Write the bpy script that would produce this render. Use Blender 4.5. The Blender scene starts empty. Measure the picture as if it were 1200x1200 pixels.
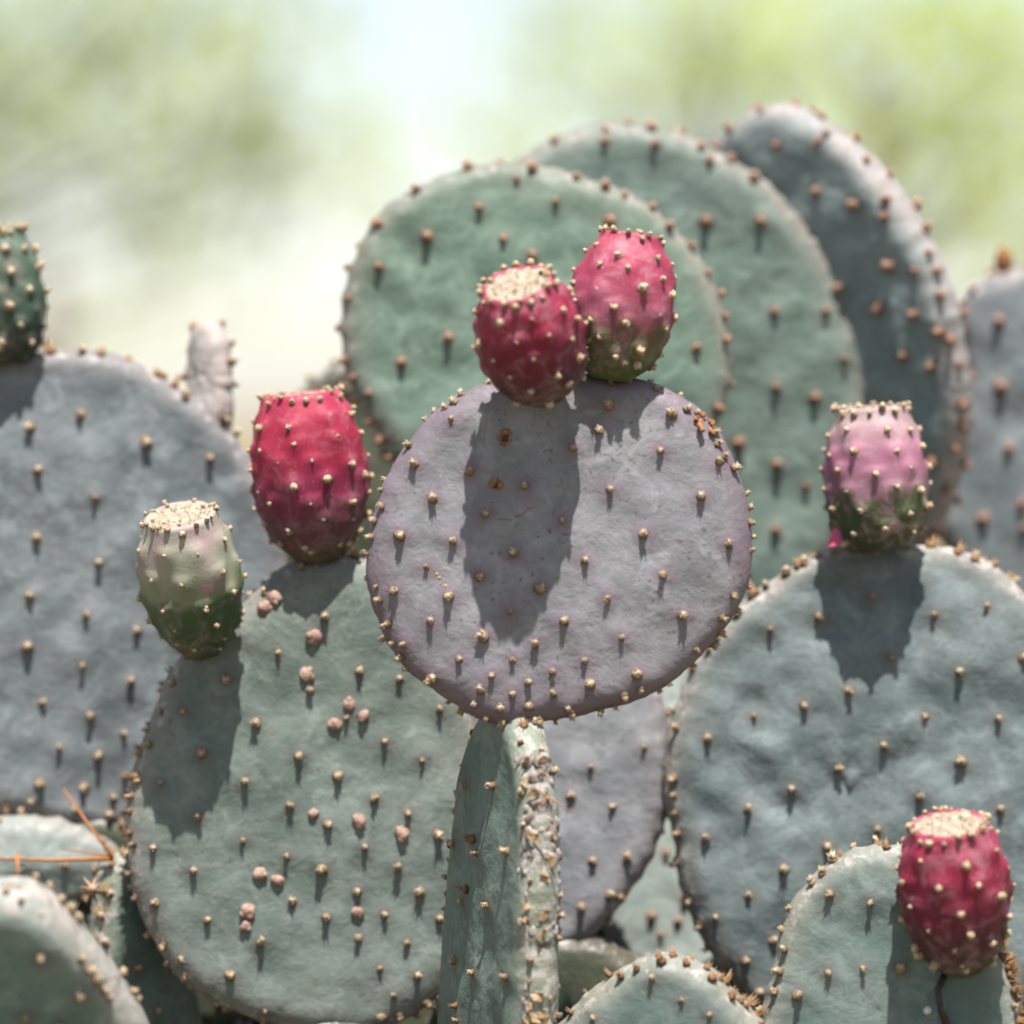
import bpy, math, random
import numpy as np
from mathutils import Vector, Matrix, noise

random.seed(7)
RNG = np.random.default_rng(7)
SC = bpy.context.scene
COL = SC.collection

# ------------------------------------------------------------------ camera
CAM_Y, CAM_Z, LENS, SENSOR = -2.5, 0.95, 150.0, 36.0
PITCH = math.atan(0.1 * SENSOR / LENS)
cam_data = bpy.data.cameras.new('camera')
cam_data.lens = LENS
cam_data.sensor_width = SENSOR
cam_data.clip_start = 0.05
cam_data.clip_end = 2000
cam_data.dof.use_dof = True
cam_data.dof.focus_distance = 2.55
cam_data.dof.aperture_fstop = 2.9
cam = bpy.data.objects.new('camera', cam_data)
COL.objects.link(cam)
cam.location = (0, CAM_Y, CAM_Z)
cam.rotation_euler = (math.radians(90) - PITCH, 0, 0)
SC.camera = cam

# ------------------------------------------------------------------ sky and sun
SUN_DIR = Vector((0.055, -0.335, 0.94)).normalized()      # towards the sun
SUN_EL = math.asin(SUN_DIR.z)
world = bpy.data.worlds.new('World')
SC.world = world
world.use_nodes = True
wn = world.node_tree.nodes
sky = wn.new('ShaderNodeTexSky')
sky.sky_type = 'NISHITA'
sky.sun_disc = False
sky.sun_elevation = SUN_EL
sky.sun_rotation = math.atan2(SUN_DIR.x, SUN_DIR.y)
sky.air_density = 1.02
sky.dust_density = 0.55
sky.ozone_density = 1.0
bg = wn['Background']
bg.inputs['Strength'].default_value = 0.077
sky_desat = wn.new('ShaderNodeHueSaturation')             # evenly desaturates the sky, taking out cyan and yellow
sky_desat.inputs['Saturation'].default_value = 0.58
world.node_tree.links.new(sky.outputs['Color'], sky_desat.inputs['Color'])
world.node_tree.links.new(sky_desat.outputs['Color'], bg.inputs['Color'])

sun_data = bpy.data.lights.new('sun', 'SUN')
sun_data.energy = 5.0
sun_data.angle = math.radians(0.5)
sun_data.color = (1.0, 0.965, 0.905)
sun = bpy.data.objects.new('sun', sun_data)
COL.objects.link(sun)
sun.rotation_euler = SUN_DIR.to_track_quat('Z', 'Y').to_euler()
sun.location = (0, 0, 6)

SC.view_settings.view_transform = 'Standard'
SC.view_settings.look = 'None'
SC.view_settings.gamma = 1.0
SC.view_settings.exposure = 1.22
SC.cycles.use_denoising = True
SC.cycles.max_bounces = 5
SC.cycles.diffuse_bounces = 3

# ------------------------------------------------------------------ pixel -> place
FWD = Vector((0, math.cos(PITCH), -math.sin(PITCH)))
UP = Vector((0, math.sin(PITCH), math.cos(PITCH)))
CAM = Vector((0, CAM_Y, CAM_Z))
def ray(px, py):
    k = SENSOR / LENS / 1200.0
    return Vector((1, 0, 0)) * ((px - 600) * k) + UP * ((600 - py) * k) + FWD
def at(px, py, Y):
    d = ray(px, py)
    return CAM + d * ((Y - CAM_Y) / d.y)
def on_plane(px, py, O, n):
    d = ray(px, py)
    return CAM + d * ((O - CAM).dot(n) / d.dot(n))

# ------------------------------------------------------------------ materials
K = 0.66
def dk(c): return tuple(x * K for x in c)
class NT:
    def __init__(s, name):
        s.m = bpy.data.materials.new(name)
        s.m.use_nodes = True
        s.t = s.m.node_tree
        s.b = s.t.nodes['Principled BSDF']
        s.out = s.t.nodes['Material Output']
    def n(s, kind, **kw):
        x = s.t.nodes.new(kind)
        for k, v in kw.items():
            setattr(x, k, v)
        return x
    def put(s, sock, v):
        if isinstance(v, bpy.types.NodeSocket):
            s.t.links.new(v, sock)
        elif isinstance(v, (tuple, list)) and len(v) == 3 and sock.type == 'RGBA':
            sock.default_value = (*v, 1)
        else:
            sock.default_value = v
    def noise(s, scale, detail=3, rough=0.55, vec=None, dist=0.0):
        x = s.n('ShaderNodeTexNoise')
        x.inputs['Scale'].default_value = scale
        x.inputs['Detail'].default_value = detail
        x.inputs['Roughness'].default_value = rough
        x.inputs['Distortion'].default_value = dist
        s.put(x.inputs['Vector'], vec if vec is not None else s.coord())
        return x.outputs['Fac']
    def coord(s):
        if not hasattr(s, '_c'):
            s._c = s.n('ShaderNodeTexCoord').outputs['Object']
        return s._c
    def ramp(s, fac, lo, hi, a=0.0, b=1.0):
        x = s.n('ShaderNodeMapRange', interpolation_type='SMOOTHSTEP')
        s.put(x.inputs['Value'], fac)
        x.inputs['From Min'].default_value = lo
        x.inputs['From Max'].default_value = hi
        x.inputs['To Min'].default_value = a
        x.inputs['To Max'].default_value = b
        return x.outputs['Result']
    def mix(s, fac, a, b, mode='MIX'):
        x = s.n('ShaderNodeMix', data_type='RGBA', blend_type=mode)
        s.put(x.inputs['Factor'], fac)
        s.put(x.inputs['A'], a) if False else s.put(x.inputs[6], a)
        s.put(x.inputs[7], b)
        return x.outputs[2]
    def math(s, op, a, b=0.0):
        x = s.n('ShaderNodeMath', operation=op)
        s.put(x.inputs[0], a)
        s.put(x.inputs[1], b)
        return x.outputs[0]
    def attr(s, name):
        x = s.n('ShaderNodeAttribute', attribute_name=name)
        return x.outputs['Fac']
    def bump(s, h, strength, dist, prev=None):
        x = s.n('ShaderNodeBump')
        x.inputs['Strength'].default_value = strength
        x.inputs['Distance'].default_value = dist
        s.put(x.inputs['Height'], h)
        if prev is not None:
            s.put(x.inputs['Normal'], prev)
        return x.outputs['Normal']
    def done(s, color, rough=0.6, normal=None, spec=0.3):
        s.put(s.b.inputs['Base Color'], color)
        s.put(s.b.inputs['Roughness'], rough)
        s.b.inputs['Specular IOR Level'].default_value = spec
        if normal is not None:
            s.put(s.b.inputs['Normal'], normal)
        return s.m

def pad_mat(name, c1, c2, rim, halo, spots=0.5, crust=0.0, seed=0.0):
    c1, c2, rim, halo = dk(c1), dk(c2), tuple(x * 0.76 for x in dk(rim)), dk(halo)
    t = NT(name)
    mp = t.n('ShaderNodeMapping')
    t.put(mp.inputs['Vector'], t.coord())
    mp.inputs['Location'].default_value = (seed * 1.7, seed * 0.9, seed)
    v = mp.outputs['Vector']
    big = t.noise(14, 4, 0.6, v, 0.4)
    col = t.mix(t.ramp(big, 0.36, 0.62), tuple(c * 0.88 for c in c1), tuple(c * 1.04 for c in c2))
    fine = t.noise(160, 3, 0.7, v)                              # mottled wax bloom
    col = t.mix(t.ramp(fine, 0.35, 0.7, 0.0, 0.4), col, tuple(min(1, c * 0.72) for c in c1))
    bloom = t.noise(42, 3, 0.65, v, 0.8)
    col = t.mix(t.ramp(bloom, 0.48, 0.66, 0.0, 0.5), col, tuple(min(1, c * 1.3 + 0.015) for c in c2))
    rub = t.noise(24, 4, 0.7, v, 1.6)                           # places where the wax is rubbed off
    col = t.mix(t.ramp(rub, 0.57, 0.70, 0.0, 0.5), col, (c1[0] * 0.62, c1[1] * 0.78, c1[2] * 0.66))
    rimn = t.math('MULTIPLY', t.attr('rim'), t.ramp(t.noise(30, 3, 0.6, v), 0.25, 0.65, 0.45, 1.0))
    col = t.mix(rimn, col, rim)
    col = t.mix(t.math('MULTIPLY', t.attr('areo'), 0.8), col, halo)
    # dust freckles, small corky scars
    fr = t.math('MULTIPLY', t.ramp(t.noise(300, 1, 0.5, v), 0.64, 0.72), t.ramp(t.noise(20, 2, 0.5, v), 0.42, 0.6))
    col = t.mix(t.math('MULTIPLY', fr, 0.75 * spots), col, (0.075, 0.055, 0.055))
    sc = t.math('MULTIPLY', t.ramp(t.noise(75, 3, 0.7, v), 0.66, 0.72), t.ramp(t.noise(11, 2, 0.5, v), 0.5, 0.62))
    col = t.mix(t.math('MULTIPLY', sc, 0.75 * spots), col, (0.17, 0.115, 0.07))
    if crust > 0:
        cr = t.math('MULTIPLY', t.ramp(t.attr('rim'), 0.35, 0.75), t.ramp(t.noise(120, 5, 0.75, v), 0.56 - 0.2 * crust, 0.66 - 0.15 * crust))
        col = t.mix(cr, col, (0.30, 0.275, 0.255))
        br = t.math('MULTIPLY', t.ramp(t.attr('rim'), 0.3, 0.8), t.ramp(t.noise(95, 4, 0.7, v, 1.0), 0.58, 0.64))
        col = t.mix(t.math('MULTIPLY', br, min(1.0, crust * 1.4)), col, (0.115, 0.07, 0.042))
    n1 = t.bump(t.noise(60, 4, 0.6, v, 0.3), 0.7, 0.0024)
    n2 = t.bump(fine, 0.4, 0.0008, n1)
    return t.done(col, t.ramp(fine, 0.3, 0.7, 0.5, 0.72), n2, 0.28)

def simple_mat(name, a, b, scale, rough=0.7, bumpd=0.0, spec=0.25):
    t = NT(name)
    a, b = dk(a), dk(b)
    f = t.noise(scale, 4, 0.65)
    col = t.mix(t.ramp(f, 0.3, 0.7), a, b)
    nn = t.bump(t.noise(scale * 2.2, 4, 0.7), 0.6, bumpd) if bumpd else None
    return t.done(col, rough, nn, spec)

def tuft_mat(name, base, mid, tip, h):
    base, mid, tip = dk(base), dk(mid), dk(tip)
    t = NT(name)
    sep = t.n('ShaderNodeSeparateXYZ')
    t.put(sep.inputs[0], t.coord())
    z = sep.outputs['Z']
    rnd = t.n('ShaderNodeObjectInfo').outputs['Random']
    col = t.mix(t.ramp(z, 0.0, h * 0.5), base, mid)
    col = t.mix(t.ramp(z, h * 0.45, h), col, tip)
    col = t.mix(t.ramp(rnd, 0.0, 1.0, 0.0, 0.35), col, mid)
    col = t.mix(t.ramp(t.noise(900, 2, 0.5), 0.4, 0.7, 0.0, 0.4), col, base)
    return t.done(col, 0.75, t.bump(t.noise(1500, 2, 0.6), 0.8, 0.0006), 0.2)

M = {}
M['tuft'] = tuft_mat('areole_tan', (0.10, 0.065, 0.045), (0.42, 0.285, 0.17), (0.74, 0.60, 0.43), 0.0050)
M['tuft_back'] = tuft_mat('areole_rosy', (0.16, 0.08, 0.05), (0.42, 0.22, 0.14), (0.6, 0.40, 0.28), 0.0052)
M['tuft_fruit'] = tuft_mat('areole_cream', (0.20, 0.11, 0.06), (0.50, 0.35, 0.21), (0.78, 0.64, 0.45), 0.0036)
M['bristle'] = tuft_mat('bristle_brown', (0.12, 0.065, 0.04), (0.34, 0.19, 0.09), (0.55, 0.37, 0.21), 0.009)
M['bark'] = simple_mat('bark', (0.10, 0.075, 0.055), (0.2, 0.16, 0.12), 30, 0.9, 0.004)
M['gall'] = simple_mat('gall', (0.27, 0.14, 0.10), (0.50, 0.33, 0.27), 330, 0.42, 0.0014, 0.5)
M['crust'] = simple_mat('crust', (0.17, 0.125, 0.10), (0.50, 0.46, 0.43), 150, 0.9, 0.0015)
M['flake'] = simple_mat('flake', (0.34, 0.20, 0.10), (0.52, 0.38, 0.25), 300, 0.7, 0.0005)
M['scab'] = simple_mat('scab', (0.2, 0.08, 0.03), (0.42, 0.2, 0.08), 350, 0.85, 0.001)
M['needle'] = simple_mat('needle', (0.36, 0.12, 0.03), (0.5, 0.21, 0.07), 60, 0.5)
M['cup'] = simple_mat('cup', (0.30, 0.22, 0.15), (0.54, 0.46, 0.36), 230, 0.9, 0.0016)
M['cup_pink'] = simple_mat('cup_pink', (0.42, 0.27, 0.27), (0.5, 0.38, 0.34), 300, 0.8, 0.001)
M['petal'] = simple_mat('petal', (0.75, 0.10, 0.22), (0.8, 0.16, 0.3), 200, 0.5)
M['bead'] = simple_mat('bead', (0.6, 0.6, 0.6), (0.8, 0.8, 0.8), 200, 0.2, 0.0, 0.5)
M['dark_stalk'] = simple_mat('dark_stalk', (0.03, 0.025, 0.02), (0.08, 0.06, 0.05), 200, 0.5, 0.0005)

# ------------------------------------------------------------------ object helpers
def mesh(name, verts, faces, mat, smooth=True):
    me = bpy.data.meshes.new(name)
    me.from_pydata([tuple(v) for v in verts], [], [tuple(f) for f in faces])
    me.materials.append(mat)
    if smooth:
        me.polygons.foreach_set('use_smooth', [True] * len(me.polygons))
    me.update()
    return me
def link(name, me, parent=None, mw=None):
    o = bpy.data.objects.new(name, me)
    COL.objects.link(o)
    if parent is not None:
        o.parent = parent
    if mw is not None:
        o.matrix_basis = mw
    return o
def tag(o, label, cat, group=None, kind=None):
    if label: o['label'] = label
    if cat: o['category'] = cat
    if group: o['group'] = group
    if kind: o['kind'] = kind
    return o
def frame(o, n, up=Vector((0, 0, 1)), roll=0.0):
    n = n.normalized()
    u = up.cross(n).normalized()
    v = n.cross(u)
    m = Matrix((u, v, n)).transposed().to_4x4()
    m.translation = o
    return m @ Matrix.Rotation(roll, 4, 'Z')
def lumps(verts, faces, c, r, rs=0.25, squash=(1, 1, 1), seg=7, rings=5):
    """a rough little ball added to a vertex/face list"""
    b = len(verts)
    ph = random.random() * 6.28
    verts.append((c[0], c[1], c[2] - r * squash[2]))
    for i in range(1, rings):
        a = math.pi * i / rings
        for j in range(seg):
            t = ph + 2 * math.pi * j / seg
            k = r * (1 + random.uniform(-rs, rs))
            verts.append((c[0] + k * squash[0] * math.sin(a) * math.cos(t), c[1] + k * squash[1] * math.sin(a) * math.sin(t), c[2] - k * squash[2] * math.cos(a)))
    verts.append((c[0], c[1], c[2] + r * squash[2]))
    e = len(verts) - 1
    for j in range(seg):
        faces.append((b, b + 1 + (j + 1) % seg, b + 1 + j))
        faces.append((e, e - seg + j, e - seg + (j + 1) % seg))
        for i in range(rings - 2):
            p = b + 1 + i * seg
            faces.append((p + j, p + (j + 1) % seg, p + seg + (j + 1) % seg, p + seg + j))
def spike(verts, faces, base, tip, r):
    base, tip = Vector(base), Vector(tip)
    d = (tip - base).normalized()
    a = d.orthogonal().normalized()
    c = d.cross(a)
    b = len(verts)
    for k in range(3):
        t = k * 2.0944
        verts.append(tuple(base + a * (r * math.cos(t)) + c * (r * math.sin(t))))
    verts.append(tuple(tip))
    for k in range(3):
        faces.append((b + k, b + (k + 1) % 3, b + 3))
def tube(verts, faces, pts, r0, r1, seg=6):
    pts = [Vector(p) for p in pts]
    b = len(verts)
    for i, p in enumerate(pts):
        d = (pts[min(i + 1, len(pts) - 1)] - pts[max(i - 1, 0)]).normalized()
        a = d.cross(Vector((0.31, 0.17, 0.93))).normalized()
        c = d.cross(a)
        r = r0 + (r1 - r0) * i / (len(pts) - 1)
        for k in range(seg):
            t = 2 * math.pi * k / seg
            verts.append(tuple(p + a * (r * math.cos(t)) + c * (r * math.sin(t))))
    for i in range(len(pts) - 1):
        for k in range(seg):
            q = b + i * seg
            faces.append((q + k, q + (k + 1) % seg, q + seg + (k + 1) % seg, q + seg + k))
    faces.append(tuple(b + k for k in range(seg))[::-1])
    faces.append(tuple(b + (len(pts) - 1) * seg + k for k in range(seg)))

# areoles: a dark foot, a tan woolly knob and a few stub bristles
def areole_mesh(mat, h=0.0055, r=0.0029, nb=16):
    v, f = [], []
    lumps(v, f, (0, 0, h * 0.06), r * 1.15, 0.2, (1, 1, 0.55), 6, 4)
    sx, sy = random.uniform(0.75, 1.0), random.uniform(0.85, 1.15)
    ox, oy = random.uniform(-.25, .25) * r, random.uniform(-.25, .25) * r
    lumps(v, f, (ox, oy, h * 0.42), r * 0.74, 0.4, (sx, sy, 1.15), 6, 5)
    lumps(v, f, (-ox, oy + r * 0.3, h * 0.36), r * 0.62, 0.3, (1, 1, 1), 5, 4)
    for k in range(nb):
        a = random.random() * 6.28
        s = random.uniform(0.1, 1.0)
        b = (ox + r * 0.55 * s * math.cos(a), oy + r * 0.55 * s * math.sin(a), h * 0.55)
        spike(v, f, b, (ox + r * 1.08 * s * math.cos(a), oy + r * 1.08 * s * math.sin(a), h * random.uniform(0.75, 1.12)), r * 0.26)
    return mesh('areole', v, f, mat)
def bristle_mesh(mat):
    v, f = [], []
    lumps(v, f, (0, 0, 0.0012), 0.0032, 0.2, (1, 1, 0.8), 6, 4)
    for k in range(11):
        a = random.random() * 6.28
        s = random.uniform(0.1, 1.0)
        spike(v, f, (0.0018 * s * math.cos(a), 0.0018 * s * math.sin(a), 0.001), (0.0042 * s * math.cos(a), 0.0042 * s * math.sin(a), random.uniform(0.005, 0.0095)), 0.0011)
    return mesh('bristle_tuft', v, f, mat)
AREOLE = [areole_mesh(M['tuft'], random.uniform(0.0046, 0.0062), random.uniform(0.0025, 0.0032)) for _ in range(9)]
AREOLE_BACK = [areole_mesh(M['tuft_back'], 0.0056, 0.0032) for _ in range(4)]
AREOLE_FRUIT = [areole_mesh(M['tuft_fruit'], random.uniform(0.0036, 0.0046), random.uniform(0.0024, 0.0030), 10) for _ in range(8)]
BRISTLE = [bristle_mesh(M['bristle']) for _ in range(5)]

# ------------------------------------------------------------------ pads
def smooth_closed(pts, n=220):
    P = np.array(pts, float)
    k = len(P)
    out = []
    per = 12
    for i in range(k):
        p0, p1, p2, p3 = P[i - 1], P[i], P[(i + 1) % k], P[(i + 2) % k]
        for j in range(per):
            t = j / per
            out.append(0.5 * ((2 * p1) + (-p0 + p2) * t + (2 * p0 - 5 * p1 + 4 * p2 - p3) * t * t + (-p0 + 3 * p1 - 3 * p2 + p3) * t ** 3))
    return np.array(out)

class Pad:
    def __init__(s, plant, O, n, outline, mat, T=0.0125, px=True, areoles=(), rim_step=0.0125, rim_mesh=None,
                 face_mesh=None, na=150, wob=1.0, label=None, rim_span=None, asc=1.0, bulge=0.2, name='pad', lat=None):
        """outline: pixel points of the silhouette (px) carried onto the pad's own plane, or local metres"""
        n = n.normalized()
        s.n, s.T, s.bulge = n, T, bulge
        s.mw = frame(O, n)
        s.inv = s.mw.inverted()
        if px:
            loc = [(s.inv @ on_plane(x, y, O, n)).to_2d() for x, y in outline]
        else:
            loc = [Vector(p) for p in outline]
        C = smooth_closed(loc)
        c = C.mean(axis=0)
        s.c = c
        ang = np.arctan2(C[:, 1] - c[1], C[:, 0] - c[0])
        rad = np.hypot(C[:, 0] - c[0], C[:, 1] - c[1])
        o = np.argsort(ang)
        s.ang = np.concatenate([ang[o] - 2 * math.pi, ang[o], ang[o] + 2 * math.pi])
        s.rad = np.tile(rad[o], 3)
        s.w = min(0.016, 0.5 * rad.min())
        s.wob = wob
        s.plant = plant
        s.face_mesh = face_mesh or AREOLE
        s.rim_mesh = rim_mesh or s.face_mesh
        s.asc = asc
        s.nseed = random.uniform(-50, 50)
        # areole spots on the face (local u, v)
        A = []
        for x, y in areoles:
            q = s.inv @ (on_plane(x, y, O + n * T, n))
            if s.dist(q.x, q.y) > 0.004:
                A.append((q.x, q.y))
        if lat:
            du, dv = lat
            R = s.rad.max()
            iv = 0
            y = -R
            while y < R:
                x = -R + (iv % 2) * du / 2
                while x < R:
                    a, b = c[0] + x + random.uniform(-.12, .12) * du, c[1] + y + random.uniform(-.12, .12) * dv
                    if s.dist(a, b) > 0.012 and all((a - p) ** 2 + (b - q) ** 2 > (0.6 * du) ** 2 for p, q in A):
                        A.append((a, b))
                    x += du
                y += dv
                iv += 1
        s.A = A
        # rim spots
        th = np.linspace(-math.pi, math.pi, 720, endpoint=False)
        R = s.R(th)
        X, Y = c[0] + R * np.cos(th), c[1] + R * np.sin(th)
        L = np.concatenate([[0], np.cumsum(np.hypot(np.diff(X), np.diff(Y)))])
        s.rim = []
        d = 0.0
        k = 0
        while d < L[-1] and rim_step:
            t = float(np.interp(d, L, th))
            if rim_span is None or any(a <= math.degrees(t) <= b for a, b in rim_span):
                s.rim.append((t, random.choice((-0.75, -0.25, 0.3, 0.75, 0.55))))
            d += rim_step * random.uniform(0.7, 1.3)
        s.build(mat, na, name)
        if label: s.o['label'] = label
    def R(s, th):
        return np.interp(th, s.ang, s.rad)
    def dist(s, u, v):
        r = math.hypot(u - s.c[0], v - s.c[1])
        return float(s.R(math.atan2(v - s.c[1], u - s.c[0]))) - r
    def z(s, d, Rm):
        w = s.w
        k = np.clip(d / w, 0, 1)
        e = np.sqrt(np.clip(1 - (1 - k) ** 2, 0, 1))
        q = np.clip((d - w) / max(1e-6, Rm - w), 0, 1)
        return s.T * (e + s.bulge * np.sin(q * math.pi / 2))
    def wave(s, u, v, side):
        p = Vector((u * 1.0 + s.nseed, v * 1.0, side * 3.1 + s.nseed))
        a = noise.noise(p * 16) * 0.0026 + noise.noise(p * 38) * 0.0020 + noise.noise(p * 85) * 0.0005
        return a * s.wob
    def front(s, u, v):
        d = s.dist(u, v)
        return float(s.z(np.array(d), float(s.rad.mean()))) + s.wave(u, v, 1) * min(1, max(0, d / s.w))
    def build(s, mat, na, name):
        th = np.linspace(-math.pi, math.pi, na, endpoint=False)
        R0 = s.R(th)
        # rim swells a little under each rim areole
        R = R0.copy()
        for t, h in s.rim:
            dd = np.abs((th - t + math.pi) % (2 * math.pi) - math.pi) * R0
            R += 0.0016 * np.exp(-(dd / 0.0045) ** 2)
        R += np.array([noise.noise(Vector((math.cos(a) * 3 + s.nseed, math.sin(a) * 3, 1))) * 0.0022 for a in th]) * s.wob
        Rm = float(s.rad.mean())
        ds = [s.w * (1 - math.cos(math.pi / 2 * k / 7)) for k in range(8)]
        nin = max(10, int((Rm - s.w) / 0.0042))
        rings = []
        for d in ds: rings.append(('d', d))
        for k in range(1, nin): rings.append(('f', k / nin))
        V, RIM, ARE = [], [], []
        A = np.array(s.A) if s.A else np.zeros((0, 2))
        def row(kind, q, side):
            if kind == 'd':
                r = R - q
            else:
                r = (R - s.w) * (1 - q)
            u, v = s.c[0] + r * np.cos(th), s.c[1] + r * np.sin(th)
            d = R - r
            z = s.z(d, Rm)
            e = np.clip(d / s.w, 0, 1)
            z = z + np.array([s.wave(a, b, side) for a, b in zip(u, v)]) * e
            are = np.zeros_like(u)
            if side > 0 and len(A):
                D2 = (u[:, None] - A[None, :, 0]) ** 2 + (v[:, None] - A[None, :, 1]) ** 2
                m = D2.min(axis=1)
                are = np.exp(-m / 0.0075 ** 2)
                z = z + 0.0013 * np.exp(-m / 0.006 ** 2)
            V.extend(zip(u, v, z * side))
            RIM.extend(np.exp(-(d / 0.011) ** 1.5))
            ARE.extend(are)
        F = []
        for kind, q in rings: row(kind, q, 1)
        nf = len(rings)
        V.append((s.c[0], s.c[1], float(s.z(np.array(Rm), Rm)))); RIM.append(0); ARE.append(0)
        cf = len(V) - 1
        b0 = len(V)
        for kind, q in rings[1:]: row(kind, q, -1)
        V.append((s.c[0], s.c[1], -float(s.z(np.array(Rm), Rm)))); RIM.append(0); ARE.append(0)
        cb = len(V) - 1
        J = np.arange(na); K = (J + 1) % na
        for i in range(nf - 1):
            a, b = i * na, (i + 1) * na
            F.extend(zip(a + J, a + K, b + K, b + J))
        a = (nf - 1) * na
        F.extend((int(a + j), int(a + k), cf) for j, k in zip(J, K))
        for i in range(nf - 1):
            a = 0 if i == 0 else b0 + (i - 1) * na
            b = b0 + i * na
            F.extend(zip(a + K, a + J, b + J, b + K))
        a = b0 + (nf - 2) * na
        F.extend((int(a + k), int(a + j), cb) for j, k in zip(J, K))
        me = mesh(name, V, F, mat)
        for nm, arr in (('rim', RIM), ('areo', ARE)):
            at_ = me.attributes.new(nm, 'FLOAT', 'POINT')
            at_.data.foreach_set('value', np.array(arr, dtype=np.float32))
        s.o = link(name, me, s.plant, s.plant.matrix_basis.inverted() @ s.mw)
        # areoles
        for u, v in s.A:
            zz = s.front(u, v) + 0.0008
            tilt = Vector((random.uniform(-.2, .2), random.uniform(0.0, .35), 1))
            s.sub('areole', random.choice(s.face_mesh), Vector((u, v, zz)), tilt, random.uniform(0.7, 1.25) * s.asc)
        for t, h in s.rim:
            r = float(s.R(t)) + 0.0006
            d = s.w * (1 - math.sqrt(1 - h * h)) * 0.8
            out = Vector((math.cos(t), math.sin(t), h * 0.9))
            s.sub('areole' if s.rim_mesh is not BRISTLE else 'bristle_tuft', random.choice(s.rim_mesh),
                  Vector((s.c[0] + (r - d) * math.cos(t), s.c[1] + (r - d) * math.sin(t), h * s.T)), out, random.uniform(0.7, 1.1) * s.asc)
    def sub(s, name, me, p, nrm, sc=1.0):
        m = Matrix.Translation(p) @ nrm.to_track_quat('Z', 'Y').to_matrix().to_4x4() @ Matrix.Rotation(random.random() * 6.28, 4, 'Z') @ Matrix.Diagonal((sc, sc, sc, 1))
        return link(name, me, s.o, m)
    def spot(s, x, y):
        """pixel on the face -> local point"""
        O = s.mw.translation
        q = s.inv @ on_plane(x, y, O + s.n * s.T, s.n)
        return Vector((q.x, q.y, s.front(q.x, q.y)))
    def base(s):
        th = np.linspace(-math.pi, math.pi, 360)
        R = s.R(th)
        P = [s.mw @ Vector((s.c[0] + r * math.cos(t), s.c[1] + r * math.sin(t), 0)) for r, t in zip(R, th)]
        return min(P, key=lambda p: p.z)

def plant(label, X, Y, group=None):
    o = bpy.data.objects.new('prickly_pear', None)
    COL.objects.link(o)
    o.empty_display_size = 0.05
    o.matrix_basis = Matrix.Translation((X, Y, 0))
    tag(o, label, 'cactus', group)
    return o
def egg(w, h, k=0.12, n=20):
    """obovate pad outline, its base at the origin"""
    r = []
    for i in range(n):
        t = 2 * math.pi * i / n
        y = 0.5 * h * (1 - math.cos(t))
        x = 0.5 * w * math.sin(t) * (1 - k * math.cos(t))
        r.append((x, y))
    return r
def slab(w, h, n=24):
    """tall pad with nearly straight sides, base at the origin"""
    r = []
    for i in range(n):
        t = 2 * math.pi * i / n
        sn, cs = math.sin(t), -math.cos(t)
        xx = 0.5 * w * math.copysign(abs(sn) ** 0.72, sn)
        if sn < 0: xx *= 1 + 1.0 * (1 - cs) / 2
        r.append((xx, 0.5 * h * (1 + math.copysign(abs(cs) ** 0.85, cs))))
    return r
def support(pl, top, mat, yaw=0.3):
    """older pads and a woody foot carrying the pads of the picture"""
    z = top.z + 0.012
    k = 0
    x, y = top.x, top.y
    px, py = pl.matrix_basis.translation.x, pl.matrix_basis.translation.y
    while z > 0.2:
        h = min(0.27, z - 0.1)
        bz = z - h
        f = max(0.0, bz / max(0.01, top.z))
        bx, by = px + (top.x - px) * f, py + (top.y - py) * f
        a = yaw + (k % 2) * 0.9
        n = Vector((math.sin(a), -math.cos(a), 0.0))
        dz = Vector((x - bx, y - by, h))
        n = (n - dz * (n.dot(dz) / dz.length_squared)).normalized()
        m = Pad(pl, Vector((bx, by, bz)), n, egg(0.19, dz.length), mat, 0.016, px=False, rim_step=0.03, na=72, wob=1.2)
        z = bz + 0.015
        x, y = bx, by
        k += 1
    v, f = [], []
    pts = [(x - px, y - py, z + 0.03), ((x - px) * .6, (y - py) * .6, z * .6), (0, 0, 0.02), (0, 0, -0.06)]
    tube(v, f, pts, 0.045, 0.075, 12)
    link('trunk', mesh('trunk', v, f, M['bark']), pl)

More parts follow.
